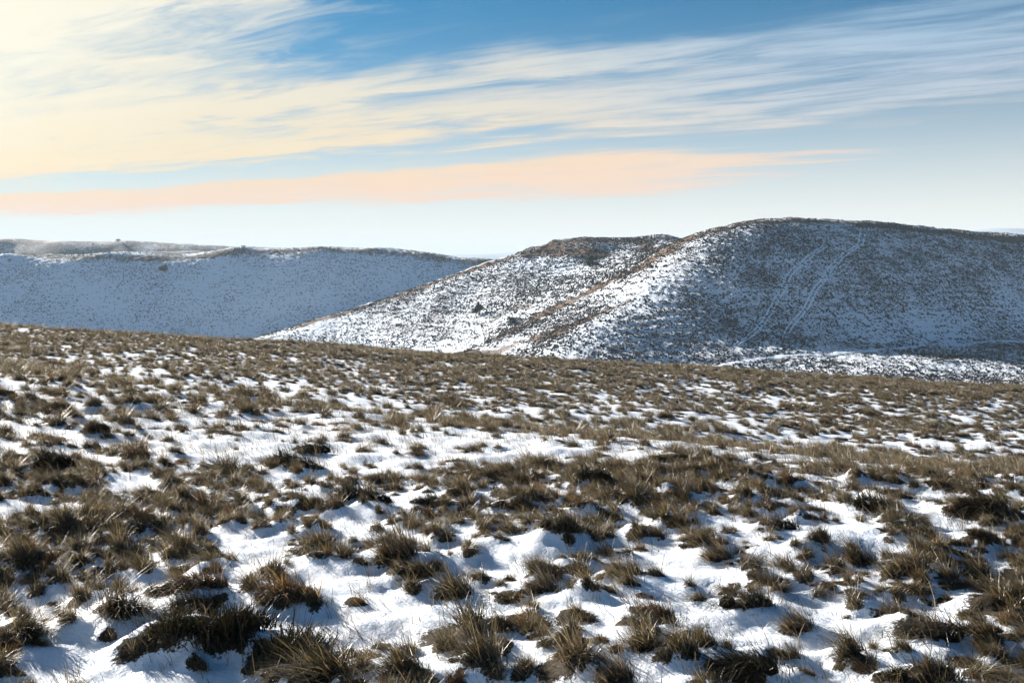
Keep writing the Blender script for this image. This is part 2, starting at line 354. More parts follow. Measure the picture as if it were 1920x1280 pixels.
def put(kind, x, y, sx_, sz_, rot, label=None, vi=None):
    v = VAR[kind]; me = v[(vi if vi is not None else random.randrange(len(v))) % len(v)]
    ew, eh = EXT[me.name]; RES.append((kind, x, y, sx_/ew, sz_/eh, rot, label, me)); placed.append((x, y, .5*sx_))
HAND = [ # column, base row, kind, width px, height px, turn in degrees, label
 (322, 1232, 'heather', 150, 66, 0, 'ragged dark heather clump with separate sprigs edging the blue shaded snow hollow'),
 (430, 1226, 'heather', 190, 84, 20, 'largest dark green heather clump rising straight behind the blue snow hollow'),
 (535, 1236, 'heather', 190, 90, -20, 'dark heather clump between the blue hollow and the big straw tussock'),
 (625, 1284, 'long', 330, 150, 15, 'huge dark straw tussock spreading beside the heather clumps'),
 (770, 1275, 'long', 260, 130, -10, 'wide shaggy straw tussock next to the tall dark tussock'),
 (915, 1268, 'long', 250, 190, -25, 'tall dark bristling tussock with thick pale blade tips'),
 (226, 1168, 'long', 210, 125, 160, 'bushy tussock whose blades lean over a shaded snow hollow'),
 (362, 1118, 'mound', 210, 58, 8, 'long golden brown grass mound curving round a shaded snow hollow'),
 (530, 1134, 'mound', 200, 70, -5, 'dark olive grass mound continuing the golden mound'),
 (375, 1160, 'dark', 150, 60, 0, 'dark mossy hummock below the golden grass mound'),
 (45, 1215, 'long', 210, 110, 170, 'matted tussock with blades swept flat over bright snow'),
 (752, 1062, 'long', 180, 110, 0, 'big combed olive tussock bent over like a wave crest'),
 (778, 1096, 'mound', 120, 42, 0, 'small rounded olive mound tucked under the wave shaped tussock'),
 (608, 1040, 'long', 130, 72, 5, None), (515, 1086, 'long', 120, 100, 140, None), (345, 1056, 'long', 90, 100, -20, None),
 (655, 950, 'dark', 130, 72, 0, 'blackish brown turf hummock with a blue snow bank at its foot'),
 (708, 950, 'dark', 90, 34, 0, None), (385, 968, 'tuft', 120, 55, 0, None), (550, 882, 'dark', 190, 46, -8, 'long low dark hummock lying like a log in snow'),
 (590, 852, 'dark', 110, 30, 0, None), (420, 890, 'long', 130, 62, 0, None), (100, 894, 'dark', 140, 50, 0, None), (183, 818, 'dark', 80, 38, 0, 'rounded black hummock like an upturned bowl'),
 (250, 866, 'mound', 100, 38, 0, None), (1112, 920, 'dark', 120, 50, 0, None), (1150, 980, 'tuft', 80, 62, 0, None), (1185, 950, 'tuft', 55, 52, 0, None),
 (870, 935, 'tuft', 70, 55, 10, None), (965, 965, 'mound', 120, 46, -10, None), (820, 960, 'dark', 110, 38, 0, None), (1050, 1010, 'mound', 130, 55, -14, None),
 (1460, 1004, 'dark', 120, 50, -15, None), (1532, 1030, 'mound', 70, 55, 0, 'smooth rounded brown grass ball beside a dark hummock'), (1635, 965, 'dark', 140, 56, -12, None),
 (1855, 972, 'dark', 150, 58, -12, 'broad dark hummock like a whale back in snow'), (1690, 1000, 'dark', 100, 34, -20, None), (1350, 1056, 'long', 130, 72, 0, None),
 (1620, 1072, 'long', 150, 90, 0, None), (1712, 1088, 'long', 150, 84, -8, None), (1400, 1146, 'mound', 170, 60, -6, 'broad tawny grass mound among scattered open snow'),
 (1220, 1172, 'mound', 150, 62, -12, None), (1160, 1086, 'long', 110, 70, 0, None), (1020, 1116, 'long', 140, 80, -10, None), (860, 1120, 'long', 150, 90, 0, None),
 (1840, 1090, 'long', 130, 70, 0, None), (1750, 1200, 'dark', 220, 62, -14, None), (1610, 1248, 'long', 190, 140, 10, None), (1500, 1186, 'long', 170, 90, 0, None),
 (1215, 1225, 'long', 190, 115, 10, None), (1870, 1225, 'long', 170, 100, 0, None), (1400, 1285, 'dark', 230, 74, -12, 'long dark heathery bank sloping beside open snow'), (1080, 1215, 'long', 170, 90, 0, None),
 (1160, 1290, 'long', 200, 110, 15, None), (1730, 1290, 'mound', 220, 70, 0, None), (90, 1070, 'tuft', 130, 70, 0, None), (165, 1010, 'tuft', 120, 70, 0, None), (40, 1075, 'long', 120, 80, 0, None),
 (270, 1000, 'tuft', 90, 70, -20, None), (1480, 910, 'tuft', 70, 60, 0, None), (1300, 990, 'tuft', 60, 50, 0, None), (1090, 1085, 'tuft', 80, 60, 0, None), (690, 1100, 'sparse', 90, 90, 0, None),
 (540, 1000, 'sparse', 90, 70, 0, None), (1330, 1120, 'sparse', 80, 80, 0, None), (880, 668, 'dark', 62, 9, 0, None), (880, 1195, 'tuft', 150, 90, 0, None), (1000, 1185, 'tuft', 130, 80, 0, None),
 (470, 1185, 'sparse', 110, 90, 0, None), (1300, 1210, 'sparse', 100, 90, 0, None), (1900, 1160, 'tuft', 140, 90, 0, None), (1080, 1265, 'tuft', 160, 90, 0, None)]
for c, r, kind, wpx, hpx, rot, lab in HAND:
    p = hit_near(c, min(r, 1400))
    if not p: continue
    s = p[1]/F*(.8 if r > 1180 and kind == 'long' else 1); put(kind, p[0], p[1], wpx*s*(.50 if kind in ('long', 'tuft', 'sparse') else .68), hpx*s*.54, R(rot), lab)
BARE_SNOW = [(140, 1235, 110, 50), (330, 1272, 80, 30), (1560, 1035, 90, 28), (1290, 1085, 60, 25), (650, 985, 70, 14), (480, 1030, 60, 25), (1180, 1000, 50, 20), (990, 1050, 80, 20),
             (250, 915, 60, 18), (60, 960, 60, 18), (440, 1010, 50, 15), (1330, 1010, 50, 18), (1820, 1030, 80, 20), (700, 880, 60, 12), (1800, 1130, 60, 15), (620, 1100, 45, 20), (900, 1075, 60, 14)]
def openness(x, y):
    c = CX+x/y*F; r = HOR+(H-float(near_base(x, y)))/y*F
    return any(((c-a)/rw)**2+((r-b_)/rh)**2 < 1 for a, b_, rw, rh in BARE_SNOW)
def clump_noise(x, y): return float(fbm(np.array(x*.55+5), np.array(y*.75), 3))+.25*float(pn(np.array(x*.12), np.array(y*.2+9)))
tries = 0
while len(RES) < 300 and tries < 20000:
    tries += 1
    y = math.sqrt(random.uniform(3.4**2, 7.5**2)); x = random.uniform(-.57, .57)*y
    cn = clump_noise(x, y)
    if random.random() > min(1, max(.2, .55+.6*cn)) or openness(x, y): continue
    if any((x-a)**2+(y-b_)**2 < (.45*q+.03)**2 for a, b_, q in placed): continue
    kind = random.choices(['long', 'tuft', 'mound', 'dark', 'sparse'], [2.2, 4.5, 1.6, .9, 1.8])[0]
    wd = {'long': .135, 'tuft': .085, 'mound': .15, 'dark': .13, 'sparse': .11}[kind]*random.uniform(.6, 1.15)*(1.1 if cn > 0 else .85); rot = random.gauss(-.4, .4)+(math.pi if random.random() < .12 else 0)
    if kind in ('mound', 'dark'): rot = random.gauss(-.5, .3)
    put(kind, x, y, wd, wd*{'long': .62, 'tuft': .85, 'mound': .33, 'dark': .34, 'sparse': .8}[kind]*random.uniform(.75, 1.25), rot)
for c, r, rx, ry, hh in ((350, 1222, .22, .10, .10), (690, 962, .20, .12, .06), (800, 1075, .12, .08, .05), (120, 1195, .3, .12, .05), (1560, 1010, .3, .2, .04)):   # drifted snow banks
    p = hit_near(c, r); splat(p[0], p[1], rx, ry, hh, 0)
for kind, x, y, a, c_, rot, lab, me in RES:
    if kind == 'sparse': splat(x, y, .06, .05, .0, .45)
    else: splat(x-.02, y, .17*a*1.1, .12*a, .03*c_, .95); splat(x-.13*a, y+.12*a, .16*a, .11*a, .03, 0)
# tussocks farther off, too many to count: instances of the meadow's own tussocks on points
pts, sc, ro = [], [], []
n = 0
while n < 28500:
    small = n < 2600
    y = math.sqrt(random.uniform(3.3**2, 8**2) if small else random.uniform(7.3**2, 47**2)); x = random.uniform(-.62, .62)*y
    cn = clump_noise(x, y) if small else clump_noise(x*.55, y*.5)
    if small and (openness(x, y) or random.random() > .4+.8*cn): continue
    c = CX+x/y*F
    ridge = math.exp(-((y-(18.2-8.6*min(1, max(0, c/1920))**.8))/.9)**2)       # dense grass along the first rise
    brow = max(0, min(1, (y-20)/14))*.8+.22*max(0, min(1, (15-y)/4))
    if not small and random.random() > max(.06, .36+.7*cn+.25*ridge+brow): continue
    n += 1
    s = random.uniform(.22, .48) if small else random.uniform(.45, .95)*(1+.25*ridge)*(.68+.32*min(1, max(0, (y-8)/8))); pts.append((x, y, 0)); sc.append((s*random.uniform(.9, 1.3), s*random.uniform(.9, 1.3), s*random.uniform(.8, 1.25))); ro.append(random.gauss(-.35, .4)+(math.pi if random.random() < .12 else 0))
    splat(x, y, .15*s*1.1, .14*s*1.1, .02, .85)
for i in range(1500):                            # the same grass goes on to either side
    y = math.sqrt(random.uniform(2.2**2, 13**2)); x = random.choice((-1, 1))*random.uniform(.575, .87)*y
    s = random.uniform(.4, .8); pts.append((x, y, 0)); sc.append((s, s, s)); ro.append(random.gauss(-.35, .4)); splat(x, y, .15*s, .14*s, .02, .85)
for i in range(3800):                            # lone stems and small sprigs: only turf flecks here
    y = math.sqrt(random.uniform(3.2**2, 16**2)); x = random.uniform(-.6, .6)*y
    splat(x, y, random.uniform(.02, .05), random.uniform(.015, .03), 0, random.uniform(.3, .6))
turf += .02+.28*np.clip(fbm(gX*.5+5, gY*.6, 3), -1, 1)+.22*np.clip(fbm(gX*3.1, gY*4.6, 3), -1, 1)
def ground_z(x, y):
    i = (math.log(y)-lv[0])/(lv[1]-lv[0]); j = (x/y-uv[0])/(uv[1]-uv[0])
    i = min(max(i, 0), NR-1.01); j = min(max(j, 0), NCOL-1.01); a, b_ = int(i), int(j); f, g = i-a, j-b_
    return float((gZ[a, b_]*(1-g)+gZ[a, b_+1]*g)*(1-f)+(gZ[a+1, b_]*(1-g)+gZ[a+1, b_+1]*g)*f)

# ------------------------------------------------------------------ ground, hills
o = link('ground', grid_mesh('ground', *np.meshgrid(np.linspace(-15000, 15000, 61), np.linspace(-6000, 24000, 61)), np.full((61, 61), -48.0), [M_plain])); tag(o, kind='structure')
o = link('meadow', grid_mesh('meadow', gX, gY, gZ, [M_meadow], {'turf': turf})); tag(o, kind='structure')
bx_, by_ = np.meshgrid(np.linspace(-25, 25, 101), np.linspace(-25, 1.9, 60)); bz_ = near_h(bx_, np.maximum(by_, 1.9))*.6-.06
o = link('meadow', grid_mesh('meadow_behind', bx_, by_, bz_, [M_meadow], {'turf': .28*fbm(bx_*.5, by_*.6, 3)})); tag(o, kind='structure')

HA = [ # column, row, distance: the nearer hill and its western spur
 (1300, 440, 336), (1400, 417, 338), (1500, 411, 343), (1600, 414, 350), (1675, 420.5, 356), (1750, 428, 362), (1835, 436.5, 370), (1920, 444, 378), (2300, 480, 410),
 (1310, 452, 326), (1400, 436, 326), (1500, 434, 328), (1600, 438, 336), (1750, 452, 350), (1920, 466, 366),
 (1400, 530, 294), (1500, 540, 295), (1620, 545, 300), (1750, 550, 316), (1920, 560, 338), (2300, 580, 370),
 (1320, 620, 270), (1500, 635, 269), (1620, 632, 277), (1750, 625, 295), (1920, 618, 319), (2300, 640, 340),
 (1150, 690, 245), (1300, 700, 244), (1500, 684, 246), (1700, 664, 258), (1920, 654, 280),
 (1280, 722, 222), (1600, 722, 215), (1920, 738, 205), (2300, 760, 210), (1000, 720, 235), (1280, 800, 160), (1920, 800, 160), (2300, 810, 160),
 (1400, 428, 400), (1600, 426, 410), (1920, 455, 440), (2300, 490, 470), (1600, 450, 500), (2200, 500, 540),
 # nose running down to the lower left
 (1265, 462, 330), (1180, 545, 302), (1110, 615, 275), (1050, 678, 252),
 # its lit flank and the brown gully edge
 (1200, 490, 345), (1130, 530, 338), (1060, 600, 300), (1000, 597, 326), (930, 635, 316), (860, 668, 302), (960, 672, 278),
 # western spur: skyline, brow, hollow
 (1330, 450, 424), (1270, 446, 427), (1200, 444, 430), (1100, 448, 432), (1060, 450.5, 434), (1030, 455, 436), (1000, 463, 437), (978, 472, 438), (930, 487, 440), (850, 514, 440), (740, 552, 436), (600, 597, 430), (460, 638, 424), (300, 690, 420),
 (1100, 472, 412), (1010, 478, 424), (1090, 492, 404), (1150, 470, 412),
 (1060, 520, 385), (960, 525, 402), (880, 550, 404), (760, 580, 410), (620, 622, 410), (1000, 560, 362), (900, 590, 372), (800, 615, 380), (700, 640, 384), (850, 645, 345), (740, 665, 350), (560, 668, 385),
 (800, 700, 300), (600, 710, 330), (400, 720, 370), (700, 800, 200), (500, 800, 200), (300, 800, 300),
 (1100, 455, 500), (980, 490, 500), (740, 590, 500), (460, 680, 490), (1300, 455, 420), (300, 720, 500)]
def fit(L, lam=0.0, crest=None, back=()):
    L = list(L)+[(c, r+dr, q+dq) for c, r, q in (crest or []) for dr, dq in back]
    P = [world(*q) for q in L]; return TPS([(p[0]/100, p[1]/100) for p in P], [p[2] for p in P], lam)
CRA = HA[:8]+[q for q in HA if q[2] > 423 and q[2] < 442]
HA = [q for q in HA if not (q[2] >= 400 and q[2] <= 540 and q[1] < 500 and q not in CRA and q[0] > 1250)]
_a = fit(HA, .0003, CRA, ((2, 14), (7, 40), (22, 90)))
def hill_a(X, Y): return _a(np.asarray(X)/100, np.asarray(Y)/100)
HC = [(-300, 486, 640), (0, 479, 640), (200, 475, 645), (440, 467, 650), (600, 465, 650), (700, 466, 650), (800, 473, 650), (910, 488, 645), (1050, 505, 640),
 (-300, 500, 632), (0, 496, 632), (200, 492, 636), (440, 486, 640), (700, 484, 640), (900, 505, 636),
 (-300, 550, 602), (0, 550, 602), (220, 550, 603), (440, 550, 603), (650, 550, 603), (900, 560, 606),
 (-300, 620, 568), (0, 625, 566), (220, 632, 562), (440, 645, 560), (700, 645, 562), (1000, 650, 566),
 (-300, 660, 520), (200, 670, 520), (700, 680, 520), (1100, 680, 520), (-300, 492, 740), (200, 485, 740), (600, 474, 740), (1000, 510, 740), (-300, 505, 860), (1000, 520, 860), (400, 500, 860)]
HC = [q for q in HC if q[2] < 700 or q[2] > 850]
_c = fit(HC, .0003, HC[:9], ((1.5, 18), (4, 50), (10, 110)))
def hill_c(X, Y): return _c(np.asarray(X)/100, np.asarray(Y)/100)
HD = [(-400, 450, 1000), (0, 450, 1000), (120, 452, 1000), (230, 453, 1000), (340, 456, 1000), (440, 464, 1000), (560, 476, 1000), (800, 500, 1000), (-400, 470, 978), (0, 472, 978), (200, 472, 979), (440, 484, 978), (800, 510, 978),
 (-400, 530, 915), (200, 530, 915), (800, 540, 915), (-400, 460, 1150), (200, 462, 1150), (800, 505, 1150)]
_d = fit(HD, .0003, HD[:8], ((1.5, 30), (4, 80)))
def hill_d(X, Y): return _d(np.asarray(X)/100, np.asarray(Y)/100)
def hit(fn, c, r, d0, d1):
    dd = np.linspace(d0, d1, 1600); X = (c-CX)/F*dd; zr = H-(r-HOR)/F*dd; g = fn(X, dd); k = int(np.argmax(zr <= g))
    if zr[k] > g[k]: k = int(np.argmin(zr-g))
    return float(X[k]), float(dd[k])
def line_mask(X, Y, fn, pix, wd, d0, d1):
    P = [hit(fn, c, r, d0, d1) for c, r in pix]; m = np.full(X.shape, 1e9)
    for (ax, ay), (bx, by) in zip(P, P[1:]):
        vx, vy = bx-ax, by-ay; t = np.clip(((X-ax)*vx+(Y-ay)*vy)/(vx*vx+vy*vy+1e-9), 0, 1)
        m = np.minimum(m, np.hypot(X-ax-t*vx, Y-ay-t*vy))
    return np.exp(-(m/wd)**2)
BARE_A = [([(1300, 443), (1400, 420), (1500, 414), (1600, 417), (1750, 433), (1920, 448), (2100, 462)], 2), ([(1030, 459), (1100, 452), (1200, 448), (1290, 446)], 3), ([(985, 474), (1080, 470), (1130, 478)], 4),
 ([(1280, 452), (1200, 500), (1150, 522), (1100, 548), (1000, 596), (930, 632), (880, 660)], 5.5), ([(1110, 594), (1050, 620), (960, 650), (900, 668)], 7), ([(1200, 548), (1160, 572), (1110, 594)], 2.5), ([(960, 478), (850, 515), (740, 555), (660, 580), (560, 612)], 4.5),
]
CLEAR_A = [([(1640, 630), (1760, 620), (1920, 590)], 8), ([(1190, 545), (1110, 615), (1050, 672)], 7), ([(960, 655), (860, 650), (760, 655), (640, 640)], 8), ([(1000, 492), (1080, 508)], 6), ([(640, 610), (520, 630)], 8)]
def masks_a(X, Y):
    bare = sum(line_mask(X, Y, hill_a, p, wd, 180, 450) for p, wd in BARE_A); clear = sum(line_mask(X, Y, hill_a, p, wd, 180, 450) for p, wd in CLEAR_A)
    return np.clip(bare*(.75+.9*fbm(X*.12, Y*.12, 3)), 0, 1)*.62, np.clip(clear, 0, 1)
def rough_a(X, Y):                               # terracettes, gullies and lumps of a grazed slope
    g = 1-np.abs(pn(X*.06+.02*Y+4, Y*.012))*2.2
    return .30*fbm(X*.55, Y*.55, 3)+.9*pn(X*.045+2, Y*.045)-.35*np.clip(g, 0, 1)**4+.20*np.sin(hill_a(X, Y)*3.4+7*pn(X*.05, Y*.05))*np.clip(.6+pn(X*.03, Y*.03+8)*1.5, 0, 1)
u = np.linspace(-.37, .72, 720)
dd = np.r_[np.linspace(150, 225, 30), np.linspace(226, 450, 270), np.linspace(452, 560, 30)]
Y = dd[:, None]*np.ones((1, len(u))); X = u[None]*Y; bare, clear = masks_a(X, Y)
o = link('hill', grid_mesh('hill', X, Y, hill_a(X, Y)+rough_a(X, Y), [M_hill], {'bare': bare, 'clear': clear})); tag(o, kind='structure')
def rough_c(X, Y): return .45*fbm(X*.25, Y*.25, 3)+1.6*pn(X*.022+2, Y*.022)
BARE_C = [([(-100, 486), (200, 481), (440, 471), (700, 470), (800, 477), (905, 491)], 6)]
CLEAR_C = [([(0, 560), (200, 545), (330, 535)], 16), ([(0, 610), (200, 600), (440, 610), (650, 560)], 26), ([(440, 505), (540, 508)], 5)]
u = np.linspace(-.75, .1, 460); dd = np.r_[np.linspace(515, 660, 170), np.linspace(662, 880, 40)]
Y = dd[:, None]*np.ones((1, len(u))); X = u[None]*Y
mk = lambda L, X, Y: np.clip(sum(line_mask(X, Y, hill_c, p, wd, 520, 700) for p, wd in L), 0, 1)*.5
o = link('hill', grid_mesh('hill', X, Y, hill_c(X, Y)+rough_c(X, Y), [M_hillfar], {'bare': np.maximum(mk(BARE_C, X, Y), .45*np.clip((Y-652)/8, 0, 1)), 'clear': mk(CLEAR_C, X, Y)})); tag(o, kind='structure')
u = np.linspace(-.80, .0, 220); dd = np.linspace(890, 1200, 60)
Y = dd[:, None]*np.ones((1, len(u))); X = u[None]*Y
o = link('hill', grid_mesh('hill', X, Y, hill_d(X, Y)+rough_c(X*.6, Y*.6), [M_hillfar], {'bare': np.full_like(X, .42), 'clear': 0*X})); tag(o, kind='structure')
def mountain(c0, c1, dist, prof, depth):
    cc = np.linspace(c0, c1, 160); v = np.linspace(-1, 1, 40)
    hh = np.interp(cc, [p[0] for p in prof], [p[1] for p in prof])
    Yv = dist+v[:, None]*depth*np.ones((1, 160)); Xv = (cc-CX)[None]/F*dist*np.ones((40, 1))
    top = (HOR-hh)/F*dist+H
    Zv = -50+(top[None]+50)*(np.cos(v*np.pi/2)[:, None]**1.0)+dist*.0009*fbm(Xv/dist*22, Yv/dist*22, 4)*np.cos(v*np.pi/2)[:, None]
    o = link('mountain', grid_mesh('mountain', Xv, Yv, Zv, [M_mount])); tag(o, kind='structure')
mountain(1500, 2700, 2700, [(1500, 500), (1700, 455), (1800, 435), (1860, 427), (1930, 430), (2100, 424), (2400, 450), (2700, 500)], 500)
mountain(400, 1500, 4800, [(400, 500), (700, 486), (860, 477), (930, 476), (1020, 471), (1100, 468), (1300, 474), (1500, 500)], 700)

# snow filled tracks on the slopes, draped ribbons
def ribbon(name, fn, rough, pix, width, d0, d1):
    P = []
    for (c0, r0), (c1, r1) in zip(pix, pix[1:]):
        k = max(2, int(math.hypot(c1-c0, r1-r0)/5))
        P += [hit(fn, c0+(c1-c0)*i/k, r0+(r1-r0)*i/k, d0, d1) for i in range(k)]
    P.append(hit(fn, *pix[-1], d0, d1)); P = np.array(P)
    P[1:-1] = (P[:-2]+2*P[1:-1]+P[2:])/4
    T = np.gradient(P, axis=0); T /= np.linalg.norm(T, axis=1)[:, None]+1e-9; Nn = np.c_[-T[:, 1], T[:, 0]]
    wv = width*(1+.5*pn(np.arange(len(P))*.7, np.zeros(len(P))))[:, None]
    q = np.stack([P-Nn*wv*.5, P, P+Nn*wv*.5], 1); Z = fn(q[..., 0], q[..., 1])+rough(q[..., 0], q[..., 1])
    Z = Z+np.array([.06, .16, .06])
    o = link(name, grid_mesh(name, q[..., 0], q[..., 1], Z, [M_snow])); tag(o, kind='structure'); return P
TRK = []
trk1 = [(1618, 432), (1614, 458), (1590, 472), (1570, 490), (1556, 502), (1545, 525), (1528, 545), (1520, 560), (1513, 575), (1500, 588), (1485, 605), (1475, 622)]
trk2 = [(1545, 462), (1520, 478), (1508, 492), (1488, 508), (1478, 520), (1467, 545), (1455, 565), (1440, 592), (1425, 612), (1412, 625), (1380, 650)]
for base in (trk1, trk2):
    for off in (-4.5, 4.5): TRK.append(ribbon('vehicle_track', hill_a, rough_a, [(c+off, r) for c, r in base], .5, 200, 400))
TRK.append(ribbon('footpath', hill_a, rough_a, [(1290, 694), (1380, 682), (1460, 670), (1540, 663), (1620, 658), (1710, 652), (1800, 645), (1930, 638)], 2.0, 200, 400))
TRK.append(ribbon('footpath', hill_c, rough_c, [(490, 477), (520, 483), (560, 487), (600, 492), (640, 495)], 2.6, 520, 700))

# moor grass tufts on the hillsides, a mass nobody could count
TP = np.concatenate(TRK[:5])
def tufts(name, fn, rough, mask, n, u0, u1, d0, d1, size, mat, seed, label, dens=None):
    r = np.random.default_rng(seed)
    y = np.sqrt(r.uniform(d0**2, d1**2, n)); x = r.uniform(u0, u1, n)*y
    ba, cl = mask(x, y); z0 = fn(x, y); keep = r.random(n) < np.clip(.66-.35*ba-.40*cl+1.0*fbm(x*.03+7, y*.03, 4)+.9*pn(x*.35, y*.35)+.16*np.sin(z0*3.4+7*pn(x*.05, y*.05)), .04, 1)
    if dens is not None: keep &= r.random(n) < dens(x, y)
    x, y = x[keep], y[keep]
    if name == 'moor_grass':
        for k in range(0, len(TP), 40):
            q = TP[k:k+40]; md = np.min(np.hypot(x[:, None]-q[None, :, 0], y[:, None]-q[None, :, 1]), 1); g = md > .34; x, y = x[g], y[g]
    n = len(x); z = fn(x, y)+rough(x, y)
    s = size*r.uniform(.45, 1.5, n); a0 = r.random(n)*6.28; V = np.zeros((n, 5, 3)); base = np.stack([x, y, z], -1)
    for k in range(4):
        a = a0+k*1.5708; q = s*r.uniform(.6, 1.4, n)
        V[:, k] = base+np.stack([q*np.cos(a)*1.4, q*np.sin(a), -.12*np.ones(n)], -1)
    V[:, 4] = base+np.stack([-s*.5, 0*s, s*r.uniform(.6, 1.2, n)], -1)
    fc = np.array([0, 1, 4, 1, 2, 4, 2, 3, 4, 3, 0, 4])
    lo = (np.arange(n)*5)[:, None]+fc; st_ = np.arange(n*4)*3
    o = link(name, mesh_np(name, V.reshape(-1, 3), lo, st_, [mat], False)); tag(o, label, 'grass', kind='stuff')
vis_a = lambda x, y: np.where(hill_a(x, y) > H-(730-HOR)/F*y-3, 1, 0)
tufts('moor_grass', hill_a, rough_a, masks_a, 290000, -.30, .60, 205, 440, .245, M_brown, 3, 'dark brown moor grass dotting the nearer snowy hill', vis_a)
tufts('far_moor_grass', hill_c, rough_c, lambda x, y: (mk(BARE_C, x, y), mk(CLEAR_C, x, y)), 42000, -.56, .02, 555, 660, .30, M_greyt, 5, 'grey brown grass dotting the far shaded hillside')

# ------------------------------------------------------------------ bushes on the slopes
def bush(name, fn, rough, c, r, d0, d1, wpx, hpx, label, n=420, conic=False, trunk=.22, group=None):
    x, y = hit(fn, c, r, d0, d1); z = float(fn(x, y)+rough(np.array(x), np.array(y)))
    k = y/F; bw, bh = wpx*k, hpx*k
    e = bpy.data.objects.new(name, None); C.objects.link(e); e.location = (x, y, z-.05); tag(e, label, 'bush', group)
    V, Fc = [], []
    def limb(p0, p1, r0, r1):
        p0, p1 = Vector(p0), Vector(p1); ax = (p1-p0).normalized(); s = ax.orthogonal(); t_ = ax.cross(s); b0 = len(V)
        for p, rr in ((p0, r0), (p1, r1)):
            for j in range(6): V.append(p+(s*math.cos(j*1.047)+t_*math.sin(j*1.047))*rr)
        for j in range(6): Fc.append((b0+j, b0+(j+1) % 6, b0+6+(j+1) % 6, b0+6+j))
    top = (bw*.04, 0, bh*(trunk+.25)); limb((0, 0, 0), top, bh*.05, bh*.03); tips = []
    for j in range(7):
        a = random.random()*6.28; q = (math.cos(a)*bw*random.uniform(.12, .36), math.sin(a)*bw*random.uniform(.12, .36), bh*random.uniform(trunk+.2, .9))
        limb(top, q, bh*.025, bh*.01); tips.append(q)
    me = bpy.data.meshes.new('trunk'); me.from_pydata([tuple(v) for v in V], [], Fc); me.materials.append(M_bark); link('trunk', me, e)
    cl = [Vector(q) for q in tips]+[Vector((random.uniform(-.42, .42)*bw, random.uniform(-.4, .4)*bw, bh*random.uniform(trunk*.6, .85))) for _ in range(8)]
    V, Fc, tt = [], [], []
    for _ in range(n):
        cc = random.choice(cl); p = cc+Vector((random.gauss(0, .10)*bw, random.gauss(0, .10)*bw, random.gauss(0, .08)*bh))
        if conic:
            f = max(.08, 1-p.z/bh); p.x *= .35+f*1.15; p.y *= .35+f*1.15
        p.z = max(p.z, bh*.03); s_ = bw*random.uniform(.035, .075)
        a = Vector((random.gauss(0, 1), random.gauss(0, 1), random.gauss(0, 1))).normalized(); b2 = a.orthogonal().normalized(); b0 = len(V)
        V += [p-a*s_-b2*s_*.5, p+a*s_*1.2, p+b2*s_*.7, p-a*s_*.4+b2*s_]; Fc.append((b0, b0+1, b0+2, b0+3)); tt += [random.random()]*4
    me = bpy.data.meshes.new('crown'); me.from_pydata([tuple(v) for v in V], [], Fc); me.materials.append(M_bush)
    me.attributes.new('tint', 'FLOAT', 'POINT').data.foreach_set('value', np.array(tt, np.float32)); link('crown', me, e)
nA, nC = (hill_a, rough_a), (hill_c, rough_c)
bush('evergreen_bush', *nA, 899, 590, 250, 445, 22, 21, 'lone dark pointed evergreen bush on the sunlit snowy hollow', 2200, True, .1)
bush('bare_shrub', *nA, 960, 607, 250, 445, 17, 14, 'dark twiggy shrub on the edge of the brown gully', 900)
bush('scarp_bush', *nA, 1110, 499, 330, 445, 22, 22, 'dark spreading bush below the brown scarp edge of the spur', 1500, False, .3)
bush('slope_shrub', *nA, 1485, 474, 250, 400, 7, 14, 'slim dark shrub high on the shaded hill above the tracks', 700)
bush('slope_shrub', *nA, 1664, 596, 220, 400, 9, 12, 'small dark shrub right of the twin tracks on shaded slope', 240)
bush('slope_shrub', *nA, 1544, 665, 220, 400, 8, 9, 'small dark shrub standing beside the snowy footpath', 200)
bush('slope_shrub', *nA, 1790, 579, 220, 400, 12, 7, 'low greenish shrub on the open shaded slope', 200)
bush('slope_shrub', *nA, 1572, 582, 220, 400, 8, 6, 'tiny dark shrub between twin tracks and larger slope shrub', 160)
bush('hillside_bush', *nC, 306, 507, 520, 700, 17, 10, 'broad rounded dark bush on the far blue hillside', 1200, False, .05)
bush('hillside_bush', *nC, 425, 480, 520, 700, 8, 7, 'small dark bush beneath the two horned skyline bush', 160)
bush('hillside_bush', *nC, 292, 535, 520, 700, 7, 5, 'tiny bush below the broad rounded bush', 120)
bush('hillside_bush', *nC, 17, 491, 520, 700, 8, 6, 'small bush on the grassy brow of far hill', 140)
bush('hillside_bush', *nC, 870, 503, 520, 700, 7, 10, 'upright bush where the far hill meets the spur', 160)
bush('skyline_bush', *nC, 457, 467, 520, 700, 10, 6, 'low two horned bush on the far hill skyline', 200)
nD = (hill_d, lambda x, y: rough_c(x*.6, y*.6))
bush('skyline_bush', *nD, 222, 454, 900, 1040, 10, 6, 'wind bent dark bush on the farthest hill skyline', 220)
bush('skyline_bush', *nD, 236, 454, 900, 1040, 6, 2, 'tiny bush beside the wind bent skyline bush', 90)
bush('ridge_bush', *nD, 174, 460, 900, 1040, 7, 4, 'small bush just under the farthest skyline', 120)
bush('ridge_bush', *nD, 143, 469, 900, 1040, 7, 4, 'dark bush lower on the farthest hill', 120)

